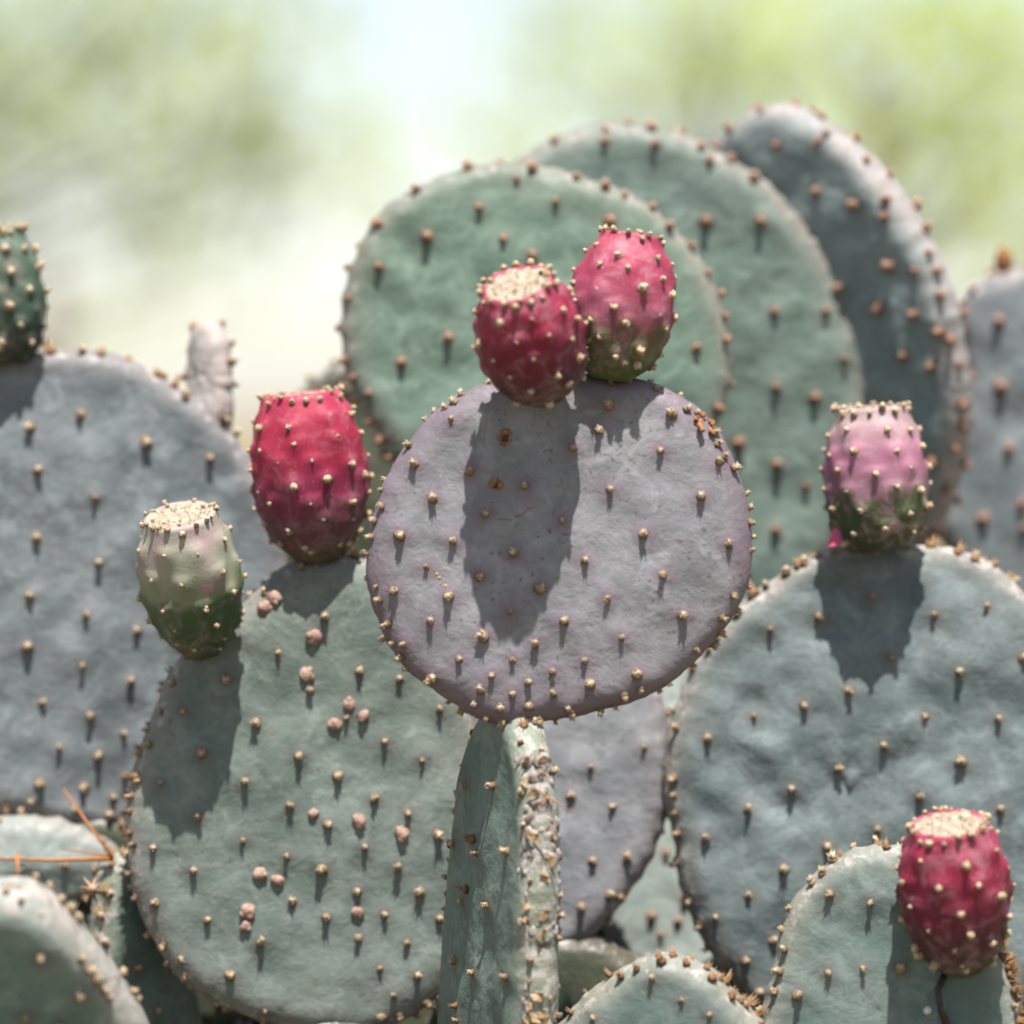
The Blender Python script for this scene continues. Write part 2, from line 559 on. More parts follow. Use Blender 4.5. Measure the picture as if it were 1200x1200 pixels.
# ------------------------------------------------------------------ fruit
BARREL = [(0, .30), (.05, .50), (.18, .80), (.36, .96), (.52, 1.0), (.72, .96), (.88, .84), (.97, .74), (1, .69)]
def fruit_mat(name, stops, pink=None, sc=30, bloom=0.25):
    """stops: (height 0..1, colour) from stem end to crown"""
    t = NT(name)
    g = t.attr('height')
    ns = t.noise(sc, 3, 0.6)
    g2 = t.math('ADD', g, t.math('MULTIPLY', t.math('SUBTRACT', ns, 0.5), 0.34))
    g2 = t.math('SUBTRACT', g2, t.math('MULTIPLY', t.attr('areo'), 0.08))
    r = t.n('ShaderNodeValToRGB')
    r.color_ramp.interpolation = 'EASE'
    while len(r.color_ramp.elements) < len(stops): r.color_ramp.elements.new(0.5)
    for e, (p, c) in zip(r.color_ramp.elements, stops):
        e.position = p
        e.color = (*(x * 0.88 for x in dk(c)), 1)
    t.put(r.inputs['Fac'], g2)
    col = r.outputs['Color']
    if pink:
        col = t.mix(t.math('MULTIPLY', t.ramp(g, 0.35, 0.6), t.ramp(t.noise(38, 3, 0.6), 0.48, 0.72, 0.0, 0.7)), col, dk(pink))
    col = t.mix(t.ramp(t.noise(65, 5, 0.72, None, 0.6), 0.46, 0.7, 0.0, bloom * 1.5), col, (0.40, 0.26, 0.29))     # wax bloom
    col = t.mix(t.ramp(t.noise(700, 2, 0.5), 0.66, 0.75, 0.0, 0.35), col, (0.40, 0.29, 0.23))
    col = t.mix(t.math('MULTIPLY', t.ramp(t.noise(55, 4, 0.7, None, 1.5), 0.64, 0.7), 0.35), col, (0.33, 0.23, 0.19))   # scuffs
    nn = t.bump(t.noise(500, 3, 0.6), 0.25, 0.0006, t.bump(t.noise(90, 3, 0.5), 0.4, 0.0015))
    return t.done(col, t.ramp(t.noise(90, 3, 0.6), 0.3, 0.7, 0.48, 0.7), nn, 0.28)

def fruit(pl, base, top, width_px, mat, label, profile=BARREL, rows=6, per=8, seed=1, crown=18, cup=True, cupz=0.0035, asz=1.0, bulk=1.0, cupmat=None):
    rnd = random.Random(seed)
    B, Tp = at(*base), at(*top)
    ax = Tp - B
    L = ax.length
    ax.normalize()
    R = width_px * 0.5 * (SENSOR / LENS / 1200.0) * ((B.y + Tp.y) / 2 - CAM_Y)
    side = Vector((0, -1, 0))
    side = (side - ax * side.dot(ax)).normalized()
    m = Matrix((side.cross(ax) * -1, side, ax)).transposed().to_4x4()
    if m.determinant() < 0:
        m = Matrix((side.cross(ax), side, ax)).transposed().to_4x4()
    m.translation = B
    pt = np.array([p[0] for p in profile]); pr = np.array([p[1] for p in profile])
    def rr(t):
        # smooth interpolation of the profile
        k = np.clip(t, 0, 1)
        return (np.interp(k, pt, pr) * 0.5 + 0.25 * np.interp(np.clip(k - .05, 0, 1), pt, pr) + 0.25 * np.interp(np.clip(k + .05, 0, 1), pt, pr)) * R
    # areoles: staggered spiral rows, closer together near the foot
    spots = []
    for i in range(rows):
        q = (i + 0.55) / rows
        t = 0.07 + 0.84 * q ** 1.05
        for j in range(per):
            a = 2 * math.pi * (j + 0.5 * (i % 2) + 0.13 * i) / per + rnd.uniform(-.12, .12)
            spots.append((a, t + rnd.uniform(-.03, .03)))
    for j in range(6):
        spots.append((rnd.random() * 6.28, rnd.uniform(0.05, 0.22)))
    na, nt = 64, 48
    S = np.array(spots)
    V, H, AR, F = [], [], [], []
    th = np.linspace(0, 2 * math.pi, na, endpoint=False)
    for i in range(nt):
        t = i / (nt - 1)
        r0 = float(rr(t))
        da = np.abs((th[:, None] - S[None, :, 0] + math.pi) % (2 * math.pi) - math.pi) * r0
        dt = (t - S[None, :, 1]) * L
        g = np.exp(-(da ** 2 + dt ** 2) / 0.0058 ** 2)
        # a low rib runs down the fruit under each areole
        g2 = np.exp(-(da / 0.0055) ** 2) * np.exp(-(np.clip(-dt, 0, 1) / 0.016) ** 2) * (dt < 0.004)
        bump_ = 0.0013 * g.max(axis=1) + 0.0013 * g2.max(axis=1)
        nz = np.array([noise.noise(Vector((math.cos(a) * 1.6 + seed * 7, math.sin(a) * 1.6, t * 3))) for a in th]) * 0.0022
        r = r0 * bulk + (bump_ + nz) * min(1, r0 / (0.4 * R))
        for k in range(na):
            V.append((r[k] * math.cos(th[k]), r[k] * math.sin(th[k]), t * L))
            H.append(t); AR.append(float(g.max(axis=1)[k]))
    # rounded lip turning into the floral scar
    rt = float(rr(1.0))
    for q, dz in ((0.90, 0.0008), (0.80, -0.0008), (0.6, -0.003), (0.3, -0.004), (0.02, -0.004)):
        for k in range(na):
            V.append((rt * q * math.cos(th[k]), rt * q * math.sin(th[k]), L + dz)); H.append(1.0); AR.append(0)
    n2 = nt + 5
    for i in range(n2 - 1):
        for k in range(na):
            a, b = i * na, (i + 1) * na
            F.append((a + k, a + (k + 1) % na, b + (k + 1) % na, b + k))
    F.append(tuple(range(na))[::-1])
    F.append(tuple((n2 - 1) * na + k for k in range(na)))
    me = mesh('fruit', V, F, mat)
    for nm, arr in (('height', H), ('areo', AR)):
        x = me.attributes.new(nm, 'FLOAT', 'POINT')
        x.data.foreach_set('value', np.array(arr, dtype=np.float32))
    o = link('fruit', me, pl, pl.matrix_basis.inverted() @ m)
    o['label'] = label
    def put(p, nrm, sc):
        q = Matrix.Translation(p) @ nrm.to_track_quat('Z', 'Y').to_matrix().to_4x4() @ Matrix.Rotation(rnd.random() * 6.28, 4, 'Z') @ Matrix.Diagonal((sc, sc, sc, 1))
        link('areole', rnd.choice(AREOLE_FRUIT), o, q)
    for a, t in spots:
        r = float(rr(t)) * bulk + 0.0009
        e = (float(rr(t + .03)) - float(rr(t - .03))) / (0.06 * L)
        put(Vector((r * math.cos(a), r * math.sin(a), t * L)), Vector((math.cos(a), math.sin(a), -0.6 * e + 0.15)), rnd.uniform(0.6, 1.05) * asz)
    for k in range(crown):
        a = 2 * math.pi * (k + rnd.uniform(-.25, .25)) / crown
        t = 1 - rnd.choice((0.0, 0.0, 0.035))
        r = float(rr(t)) * bulk
        put(Vector((r * math.cos(a), r * math.sin(a), t * L + 0.0003)), Vector((math.cos(a), math.sin(a), 0.9)), rnd.uniform(0.5, 0.9) * asz)
    if cup:
        v, f = [], []
        ng, rg = 40, 12
        for i in range(rg):
            q = (rg - 1 - i) / (rg - 1) * 0.93
            for k in range(ng):
                a = 2 * math.pi * k / ng
                n_ = noise.noise(Vector((q * math.cos(a) * 5 + seed, q * math.sin(a) * 5, 3)))
                z = cupz * (0.5 + 0.5 * math.cos(q * 7.0)) * 0.3 - 0.001 + 0.0012 * n_ + rnd.uniform(-.0006, .0006)
                rq = q * (1 + (0.06 * noise.noise(Vector((math.cos(a) * 3, math.sin(a) * 3, seed))) if i == 0 else 0))
                v.append((rt * bulk * rq * math.cos(a), rt * bulk * rq * math.sin(a), L + z))
        for i in range(rg - 1):
            for k in range(ng):
                f.append((i * ng + k, i * ng + (k + 1) % ng, (i + 1) * ng + (k + 1) % ng, (i + 1) * ng + k))
        for k in range(110):                                  # dry wool and fibres
            a, q = rnd.random() * 6.28, math.sqrt(rnd.uniform(0.05, 1.0))
            b = Vector((rt * q * math.cos(a), rt * q * math.sin(a), L + cupz * 0.1 - 0.0006))
            spike(v, f, b, b + Vector((rnd.uniform(-1, 1) * 0.0016, rnd.uniform(-1, 1) * 0.0016, rnd.uniform(0.0005, 0.0020))), rnd.uniform(0.0004, 0.0009))
        for k in range(9):
            a = rnd.random() * 6.28
            put(Vector((rt * rnd.uniform(.72, .98) * math.cos(a), rt * rnd.uniform(.72, .98) * math.sin(a), L + 0.0004)), Vector((0.4 * math.cos(a), 0.4 * math.sin(a), 1)), rnd.uniform(0.4, 0.7) * asz)
        link('floral_scar', mesh('floral_scar', v, f, cupmat or M['cup']), o)
    return o

# ------------------------------------------------------------------ ground
v, f = [], []
G = 40
xs = [math.copysign(abs(k / G) ** 3 * 400, k) for k in range(-G, G + 1)]
for a in xs:
    for b in xs:
        near = math.exp(-(a * a + b * b) / 60)
        v.append((a, b, noise.noise(Vector((a * 1.3, b * 1.3, 0))) * 0.02 * near - 0.01))
N = 2 * G + 1
for i in range(N - 1):
    for j in range(N - 1):
        f.append((i * N + j, (i + 1) * N + j, (i + 1) * N + j + 1, i * N + j + 1))
t = NT('dry_soil')
gc = t.n('ShaderNodeTexCoord').outputs['Object']
gcol = t.mix(t.ramp(t.noise(1.2, 6, 0.65, gc), 0.35, 0.65), (0.17, 0.125, 0.085), (0.27, 0.21, 0.145))
gcol = t.mix(t.ramp(t.noise(40, 4, 0.7, gc), 0.45, 0.7), gcol, (0.12, 0.09, 0.06))
gcol = t.mix(t.ramp(t.noise(0.25, 4, 0.6, gc), 0.5, 0.66), gcol, (0.10, 0.12, 0.04))
ground = link('ground', mesh('ground', v, f, t.done(gcol, 0.95, t.bump(t.noise(55, 5, 0.7, gc), 0.7, 0.02), 0.1)))
ground['kind'] = 'structure'

# ------------------------------------------------------------------ the prickly pears
def crop(pts, x0, y0, s):
    return [(x0 + x / s, y0 + y / s) for x, y in pts]
LILAC = pad_mat('pad_lilac', (0.230, 0.229, 0.246), (0.272, 0.268, 0.286), (0.24, 0.165, 0.205), (0.19, 0.135, 0.17), 1.0, 0, 1.0)
SAGE = pad_mat('pad_sage', (0.160, 0.205, 0.178), (0.210, 0.245, 0.220), (0.32, 0.29, 0.26), (0.13, 0.14, 0.13), 0.7, 0.2, 2.0)
GREY = pad_mat('pad_grey', (0.152, 0.178, 0.188), (0.190, 0.212, 0.223), (0.36, 0.31, 0.30), (0.18, 0.185, 0.19), 0.4, 0.2, 3.0)
GREEN = pad_mat('pad_green', (0.130, 0.200, 0.150), (0.165, 0.232, 0.180), (0.33, 0.29, 0.25), (0.14, 0.17, 0.13), 0.25, 0.1, 4.0)
GREEN_PALE = pad_mat('pad_pale_green', (0.160, 0.225, 0.185), (0.200, 0.26, 0.225), (0.34, 0.30, 0.27), (0.16, 0.19, 0.16), 0.2, 0.1, 5.0)
TEAL = pad_mat('pad_teal', (0.16, 0.235, 0.22), (0.195, 0.26, 0.245), (0.50, 0.47, 0.42), (0.13, 0.14, 0.13), 0.4, 0.6, 6.0)
BLUE = pad_mat('pad_blue_grey', (0.135, 0.180, 0.182), (0.182, 0.22, 0.222), (0.36, 0.32, 0.28), (0.14, 0.145, 0.14), 0.6, 0.45, 7.0)
STEM = pad_mat('pad_stem', (0.14, 0.20, 0.175), (0.19, 0.245, 0.21), (0.34, 0.36, 0.27), (0.13, 0.12, 0.09), 1.0, 0.5, 8.0)
PALE = pad_mat('pad_pale', (0.26, 0.31, 0.285), (0.31, 0.35, 0.33), (0.4, 0.37, 0.34), (0.24, 0.26, 0.23), 0.2, 0.1, 9.0)
FRONT = pad_mat('pad_front', (0.135, 0.195, 0.18), (0.19, 0.235, 0.215), (0.38, 0.36, 0.30), (0.14, 0.15, 0.14), 0.7, 0.25, 10.0)
SHADE_DARK = pad_mat('pad_shade_dark', (0.06, 0.078, 0.05), (0.085, 0.095, 0.06), (0.13, 0.105, 0.07), (0.10, 0.08, 0.05), 1.0, 0.3, 11.0)  # shade of the thicket's hollows is put into this dark pad colour
SLATE = pad_mat('pad_slate', (0.25, 0.325, 0.315), (0.285, 0.35, 0.345), (0.46, 0.40, 0.39), (0.16, 0.16, 0.16), 0.4, 0.2, 13.0)
LILAC_PALE = pad_mat('pad_pale_lilac', (0.215, 0.222, 0.24), (0.255, 0.26, 0.275), (0.33, 0.28, 0.28), (0.2, 0.19, 0.2), 0.4, 0.1, 14.0)
YOUNG = pad_mat('pad_young', (0.44, 0.41, 0.39), (0.50, 0.47, 0.45), (0.6, 0.5, 0.46), (0.42, 0.33, 0.29), 0.3, 0.1, 12.0)

def face(yaw=0.0, lean=0.0):
    """normal towards the camera; yaw > 0 turns the face to the picture's right, lean > 0 tips the top back"""
    y, l = math.radians(yaw), math.radians(lean)
    return Vector((math.sin(y) * math.cos(l), -math.cos(y) * math.cos(l), math.sin(l)))

# --- lilac pad carried on an edge-on pad, two crimson fruits
c = at(600, 1200, 0.0)
pA = plant('prickly pear with round lilac pad on an edge-on pad, two crimson fruits touching on top', c.x, 0.02)
P1_OUT = [(433, 650), (440, 600), (462, 548), (497, 497), (545, 463), (600, 448), (660, 441), (720, 443), (770, 455), (815, 480), (848, 520), (868, 565), (878, 615), (876, 660), (863, 705), (840, 745), (800, 785), (750, 815), (700, 831), (650, 842), (600, 848), (560, 838), (520, 815), (482, 785), (456, 750), (438, 700)]
P1_A = crop([(307, 600), (205, 730), (258, 825), (165, 930), (315, 945), (146, 1085), (240, 1020), (305, 1100), (250, 1170), (388, 1045), (405, 870), (362, 750), (485, 980), (557, 1080), (473, 1145), (517, 790), (620, 890), (652, 685), (685, 1000), (748, 1105), (627, 1170), (850, 925), (755, 800), (898, 690), (930, 585), (1013, 820), (1063, 720), (1090, 955), (905, 1040), (1103, 1100), (960, 1155), (752, 565), (725, 635)], 400, 240, 2.4)
P1_A += crop([(45, 40), (205, 70), (125, 133), (283, 173), (205, 230), (353, 112), (375, 220), (435, 178), (343, 263), (325, 302), (397, 315), (435, 272), (477, 238), (498, 133), (480, 307), (578, 68), (547, 210), (636, 180), (652, 245), (548, 270), (590, 315), (520, 335), (742, 115), (783, 217), (705, 293), (700, 8), (913, 50), (928, 168), (845, 263)], 420, 700, 2.4)
P1 = Pad(pA, at(655, 645, 0.0), face(-2, 3), P1_OUT, LILAC, 0.0115, areoles=P1_A, rim_step=0.0078, na=200, wob=0.8, asc=0.92,
         label='round lilac grey pad streaked by the shadow of two fruits')
P2 = Pad(pA, at(588, 836, 0.012) - Vector((0, 0, 0.295)), Vector((-0.942, -0.336, 0.02)), slab(0.125, 0.30), STEM, 0.0135, px=False,
         rim_step=0.011, lat=(0.05, 0.036), na=150, asc=0.8, wob=1.0, label='edge-on pad with white crust along its rim')
support(pA, P2.base(), SHADE_DARK)

# --- left front pad
pB = plant('sage prickly pear pad with pink galls, bearing a tall red and a pale green fruit', at(370, 1200, 0.15).x, 0.15)
P3_OUT = [(150, 965), (157, 915), (176, 850), (202, 790), (240, 745), (290, 705), (335, 668), (380, 652), (425, 655), (470, 680), (520, 740), (552, 830), (566, 930), (562, 1040), (545, 1115), (505, 1172), (440, 1206), (370, 1212), (300, 1192), (245, 1165), (202, 1130), (172, 1082), (155, 1025)]
P3_A = crop([(978, 495), (1088, 625), (902, 745), (1052, 855), (563, 955), (860, 945), (695, 1075), (855, 1155), (1018, 1035), (1190, 925), (795, 585), (710, 845), (640, 700), (1140, 370)], 0, 600, 3)
P3_A += crop([(180, 365), (338, 455), (533, 312), (685, 390), (487, 548), (137, 578), (295, 655), (628, 610), (752, 700), (450, 750), (127, 790), (272, 840), (587, 835), (680, 940), (150, 980), (292, 1040), (418, 935), (530, 1030), (425, 1125), (625, 1150), (757, 1050), (20, 1145), (592, 55), (372, 215), (760, 180), (430, 20)], 300, 780, 3.53)
P3_A += crop([(675, 425), (850, 525), (683, 670), (910, 745), (1068, 395), (705, 140), (795, 915), (1010, 985), (950, 1105), (1165, 1150), (1147, 845)], 0, 880, 3.75)
P3_A += crop([(135, 980), (100, 1120), (60, 1045), (165, 1065), (63, 1185), (160, 1155)], 420, 700, 2.4)
P3_A = [p for i, p in enumerate(P3_A) if all((p[0] - q[0]) ** 2 + (p[1] - q[1]) ** 2 > 300 for q in P3_A[:i])]
P3 = Pad(pB, at(360, 930, 0.162), face(3, 2), P3_OUT, SAGE, 0.0115, areoles=P3_A, rim_step=0.0085, na=180, asc=0.95)
support(pB, P3.base(), SHADE_DARK, -0.2)

# --- left back pad
pC = plant('large grey prickly pear pad with dark green fruit and slim young pad on top', at(130, 1000, 0.27).x, 0.28)
P4_OUT = [(-110, 560), (-60, 470), (-10, 428), (45, 414), (105, 413), (160, 428), (212, 455), (255, 487), (292, 530), (322, 590), (337, 660), (325, 745), (285, 830), (230, 905), (170, 955), (105, 974), (40, 962), (-30, 935), (-90, 870), (-125, 780), (-130, 660)]
P4_A = crop([(285, 740), (512, 835), (738, 890), (130, 935), (335, 1030), (128, 1175)], 0, 240, 3) + crop([(347, 180), (107, 298), (305, 365), (483, 420), (98, 475), (290, 540), (460, 600), (147, 670), (320, 715), (435, 780), (210, 832), (342, 862), (440, 930), (138, 955), (298, 968), (398, 1003), (108, 1022), (265, 1050), (385, 1065)], 0, 600, 3)
P4_A += [(-20, 520), (-60, 600), (-15, 690), (-70, 700), (-15, 790), (-60, 800), (-20, 880), (260, 620), (35, 500)]
P4 = Pad(pC, at(110, 690, 0.27), face(6, 4), P4_OUT, GREY, 0.014, areoles=P4_A, rim_step=0.015, na=170, wob=1.5, asc=1.1)
YP = Pad(pC, at(243, 492, 0.292), face(-42, 2), [(-0.014, 0.005), (-0.017, 0.022), (-0.017, 0.04), (-0.013, 0.056), (-0.005, 0.064), (0.005, 0.063), (0.013, 0.054), (0.017, 0.038), (0.019, 0.02), (0.018, 0.0), (0.012, -0.012), (-0.008, -0.012)], YOUNG, 0.0085, px=False,
         rim_step=0.015, na=80, asc=1.1, name='young_pad', label='slim pale pink young pad')
support(pC, P4.base(), SHADE_DARK, 0.2)

# --- the green pads at the back
pD = plant('two tall green prickly pear pads overlapping, blurred behind the pair of crimson fruits', at(760, 900, 0.4).x, 0.4)
P5_OUT = [(405, 430), (402, 385), (404, 345), (416, 305), (440, 262), (480, 222), (530, 200), (590, 192), (650, 198), (710, 216), (762, 242), (805, 282), (836, 332), (853, 385), (856, 435), (846, 480), (820, 525), (780, 570), (710, 615), (630, 635), (550, 612), (480, 560), (430, 495)]
P5_A = crop([(85, 240), (170, 295), (3, 305), (290, 335), (120, 415), (480, 615), (245, 240)], 560, 80, 1.875) + crop([(240, 90), (105, 175), (170, 445), (300, 375), (78, 530), (1000, 400)], 400, 240, 2.4)
P5_A += [(560, 245), (500, 280), (652, 240), (590, 280)]
P5_A = [p for i, p in enumerate(P5_A) if all((p[0] - q[0]) ** 2 + (p[1] - q[1]) ** 2 > 500 for q in P5_A[:i])]
P5 = Pad(pD, at(630, 420, 0.31), face(0, 5), P5_OUT, GREEN, 0.014, areoles=P5_A, rim_step=0.0165, rim_mesh=AREOLE_BACK, face_mesh=AREOLE_BACK, na=170, wob=1.2)
P6_OUT = [(560, 400), (565, 300), (592, 205), (640, 168), (695, 150), (750, 147), (800, 158), (850, 182), (900, 216), (942, 262), (975, 318), (1000, 385), (1015, 455), (1016, 540), (995, 620), (945, 700), (880, 755), (790, 775), (700, 750), (620, 660), (575, 530)]
P6_A = crop([(280, 160), (390, 165), (500, 335), (620, 335), (650, 535), (655, 700), (510, 200), (740, 725)], 560, 80, 1.875) + crop([(375, 40), (245, 225), (373, 300), (470, 370), (370, 520)], 780, 440, 2.857) + [(968, 365), (990, 420)]
P6_A = [p for i, p in enumerate(P6_A) if all((p[0] - q[0]) ** 2 + (p[1] - q[1]) ** 2 > 500 for q in P6_A[:i])]
P6 = Pad(pD, at(790, 450, 0.40), face(0, -2), P6_OUT, GREEN_PALE, 0.014, areoles=P6_A, rim_step=0.0175, rim_mesh=AREOLE_BACK, face_mesh=AREOLE_BACK, na=170, wob=1.2, asc=1.05)
support(pD, P6.base(), SHADE_DARK, 0.1)
jt = P5.base()
Pad(pD, Vector((jt.x - 0.01, jt.y + 0.02, jt.z - 0.23)), face(4, 0), egg(0.17, 0.25), SHADE_DARK, 0.015, px=False, rim_step=0.03, na=72)

# --- tall pad leaning forward at the right
pE = plant('tall dark teal prickly pear pad leaning forward with a bright pink rim, highest of all', at(1060, 900, 0.44).x, 0.45)
nE = Vector((-0.68, -0.70, -0.23))
P7_OUT = [(843, 190), (852, 160), (878, 133), (915, 124), (955, 138), (1005, 172), (1050, 222), (1088, 285), (1114, 350), (1128, 425), (1131, 500), (1120, 570), (1098, 622), (1060, 650), (1020, 640), (975, 570), (930, 470), (890, 370), (856, 270)]
P7_A = crop([(660, 165), (745, 160), (810, 190), (895, 325), (830, 300), (750, 270), (960, 445), (905, 435), (890, 525), (960, 540), (1010, 580), (1000, 655), (940, 630)], 560, 80, 1.875) + [(1058, 500), (1095, 540), (1045, 560), (1078, 590)]
P7 = Pad(pE, at(1012, 400, 0.408), nE, P7_OUT, SLATE, 0.0150, areoles=P7_A, rim_step=0.015, rim_mesh=AREOLE_BACK, face_mesh=AREOLE_BACK, na=170, asc=1.05)
support(pE, P7.base(), SHADE_DARK, -0.4)

# --- far right pad
pF = plant('grey prickly pear pad behind the pink fruit, with one brown bud on its top edge', at(1210, 900, 0.49).x, 0.5)
P8_OUT = [(1100, 620), (1112, 550), (1124, 480), (1130, 410), (1124, 362), (1142, 332), (1185, 317), (1240, 312), (1300, 330), (1350, 380), (1375, 460), (1370, 560), (1335, 650), (1280, 710), (1210, 735), (1150, 700)]
P8_A = crop([(1145, 560), (1150, 700)], 560, 80, 1.875) + crop([(1125, 50), (1150, 245), (1060, 480), (1195, 430)], 780, 440, 2.857) + [(1250, 400), (1300, 470), (1240, 520), (1300, 560), (1200, 620)]
P8 = Pad(pF, at(1240, 520, 0.49), face(-6, 3), P8_OUT, GREY, 0.014, areoles=P8_A, rim_step=0.018, rim_mesh=AREOLE_BACK, face_mesh=AREOLE_BACK, na=140, asc=1.1)
v, f = [], []
lumps(v, f, (0, 0, 0.004), 0.0075, 0.12, (0.9, 0.9, 1.2), 12, 9)
for k in range(8):
    spike(v, f, (0.003 * math.cos(k), 0.003 * math.sin(k), 0.009), (0.004 * math.cos(k), 0.004 * math.sin(k), 0.0155), 0.0016)
bq = P8.inv @ at(1176, 312, 0.49)
P8.sub('bud', mesh('bud', v, f, M['scab']), Vector((bq.x, bq.y, 0.0)), Vector((0, 1, 0.1)))
support(pF, P8.base(), SHADE_DARK, 0.1)

# --- right pad
pG = plant('wide blue grey prickly pear pad wearing one pink and green fruit with its long shadow', at(1030, 1200, 0.2).x, 0.21)
P9_OUT = [(783, 900), (786, 850), (801, 800), (828, 752), (860, 712), (905, 678), (955, 652), (1010, 639), (1070, 637), (1130, 650), (1185, 682), (1240, 745), (1280, 840), (1292, 950), (1270, 1070), (1210, 1175), (1120, 1240), (1030, 1258), (955, 1240), (895, 1195), (850, 1140), (818, 1085), (797, 1025), (785, 960)]
P9_A = crop([(513, 812), (690, 740), (350, 850), (900, 800), (1075, 775), (980, 990), (755, 945), (612, 1055), (1195, 945)], 780, 440, 2.857)
P9_A += crop([(140, 185), (295, 112), (463, 75), (867, 112), (1113, 120), (730, 212), (577, 290), (988, 265), (423, 358), (275, 425), (133, 520), (850, 385), (1118, 425), (392, 625), (540, 550), (277, 715), (168, 785), (48, 605), (360, 865), (267, 930), (148, 900), (710, 490), (315, 1040)], 780, 800, 2.857)
P9 = Pad(pG, at(1035, 945, 0.20), face(0, 3), P9_OUT, BLUE, 0.014, areoles=P9_A, rim_step=0.0135, na=180, wob=1.9, asc=1.0)
support(pG, P9.base(), SHADE_DARK, 0.3)

# --- grey pad and pale pad seen between
pH = plant('grey prickly pear pad half hidden behind the white-crusted edge-on pad', at(670, 1200, 0.22).x, 0.23)
P10_OUT = [(545, 880), (555, 800), (590, 740), (650, 710), (710, 722), (755, 770), (780, 840), (786, 915), (776, 975), (742, 1040), (700, 1090), (655, 1113), (605, 1100), (568, 1040), (548, 960)]
P10_A = crop([(655, 480), (715, 590), (660, 745), (755, 735), (628, 870), (710, 840), (690, 940), (805, 420), (600, 560)], 420, 700, 2.4)
P10 = Pad(pH, at(670, 910, 0.22), face(-6, 8), P10_OUT, LILAC_PALE, 0.013, areoles=P10_A, rim_step=0.015, na=140)
support(pH, P10.base(), SHADE_DARK, 0.0)
pI = plant('pale green prickly pear pad showing in the wedge between two grey pads', at(790, 1200, 0.34).x, 0.35)
P11_OUT = [(690, 1010), (700, 910), (730, 820), (775, 770), (825, 772), (870, 830), (900, 920), (905, 1020), (880, 1110), (830, 1160), (770, 1165), (715, 1110)]
P11 = Pad(pI, at(795, 980, 0.33), face(4, 14), P11_OUT, PALE, 0.013, areoles=crop([(530, 145), (660, 175), (575, 240), (695, 50)], 640, 1040, 4.286) + [(790, 850), (780, 1000)], rim_step=0.017, rim_mesh=AREOLE_BACK, face_mesh=AREOLE_BACK, na=130)
support(pI, P11.base(), SHADE_DARK, 0.3)

# --- low pads in front
pJ = plant('low rounded prickly pear pad with brown bristle tufts along its pale top edge', at(775, 1200, 0.0).x, -0.02)
P12_OUT = [(628, 1290), (640, 1235), (662, 1195), (698, 1158), (742, 1128), (790, 1120), (832, 1136), (862, 1163), (892, 1203), (915, 1270), (915, 1350), (880, 1430), (800, 1470), (710, 1445), (650, 1375)]
P12 = Pad(pJ, at(770, 1280, -0.02), face(-14, -3), P12_OUT, FRONT, 0.016, areoles=crop([(535, 450), (240, 650), (680, 565), (410, 385), (755, 430), (825, 635)], 640, 1040, 4.286) + [(760, 1230), (840, 1240)], rim_step=0.011, rim_mesh=BRISTLE, na=150, asc=0.8)
support(pJ, P12.base(), SHADE_DARK, 0.2)
pK = plant('low blue green prickly pear pad with a crimson fruit at its upper corner', at(1040, 1200, -0.03).x, -0.02)
P13_OUT = [(878, 1270), (890, 1205), (905, 1145), (920, 1082), (946, 1036), (986, 1003), (1030, 990), (1072, 1000), (1115, 1040), (1155, 1085), (1183, 1135), (1196, 1200), (1195, 1290), (1160, 1380), (1090, 1440), (1000, 1440), (920, 1370)]
P13 = Pad(pK, at(1040, 1200, -0.015), face(-4, 1), P13_OUT, FRONT, 0.0145, areoles=crop([(550, 708), (685, 735), (545, 970), (660, 955), (785, 955), (440, 1045)], 780, 800, 2.857) + [(1000, 1230), (1090, 1250)], rim_step=0.011, na=150, asc=0.95)
support(pK, P13.base(), SHADE_DARK, -0.1)
pL = plant('low shaded prickly pear pad leaning forward, its thick pale rim catching the sun', at(40, 1250, -0.1).x, -0.08)
P14_OUT = [(-110, 1110), (-70, 1062), (-20, 1042), (25, 1040), (62, 1058), (100, 1098), (140, 1152), (175, 1215), (198, 1290), (185, 1370), (120, 1430), (30, 1440), (-60, 1390), (-110, 1290), (-125, 1190)]
P14 = Pad(pL, at(40, 1180, -0.11), Vector((0.02, -0.86, -0.50)), P14_OUT, TEAL, 0.020, areoles=crop([(180, 895), (350, 1070), (118, 1140), (265, 1190)], 0, 880, 3.75), rim_step=0.008, na=150, asc=1.0)
support(pL, P14.base(), SHADE_DARK, 0.2)
pM = plant('narrow sage prickly pear pad turned aside, wedged against the pad with pink galls', at(160, 1250, 0.16).x, 0.17)
P15_OUT = [(128, 1008), (150, 1006), (182, 1045), (212, 1110), (226, 1180), (226, 1260), (195, 1335), (150, 1342), (125, 1265), (112, 1180), (114, 1080)]
P15 = Pad(pM, at(128, 1110, 0.18), Vector((0.72, -0.69, -0.02)), P15_OUT, STEM, 0.014, rim_step=0.012, na=130, asc=1.0, lat=(0.04, 0.03))
support(pM, P15.base(), SHADE_DARK, 0.9)
pN = plant('small pale pad with pinkish rim below the large grey pad', at(30, 1150, 0.24).x, 0.24)
P16_OUT = [(-95, 1030), (-60, 985), (-15, 964), (25, 957), (70, 961), (112, 978), (138, 1000), (140, 1025), (110, 1050), (60, 1062), (-10, 1062), (-75, 1055)]
P16 = Pad(pN, at(25, 1010, 0.24), face(5, 0), P16_OUT, PALE, 0.014, rim_step=0.012, na=130, lat=(0.045, 0.035), asc=1.0)
support(pN, P16.base(), SHADE_DARK, 0.3)

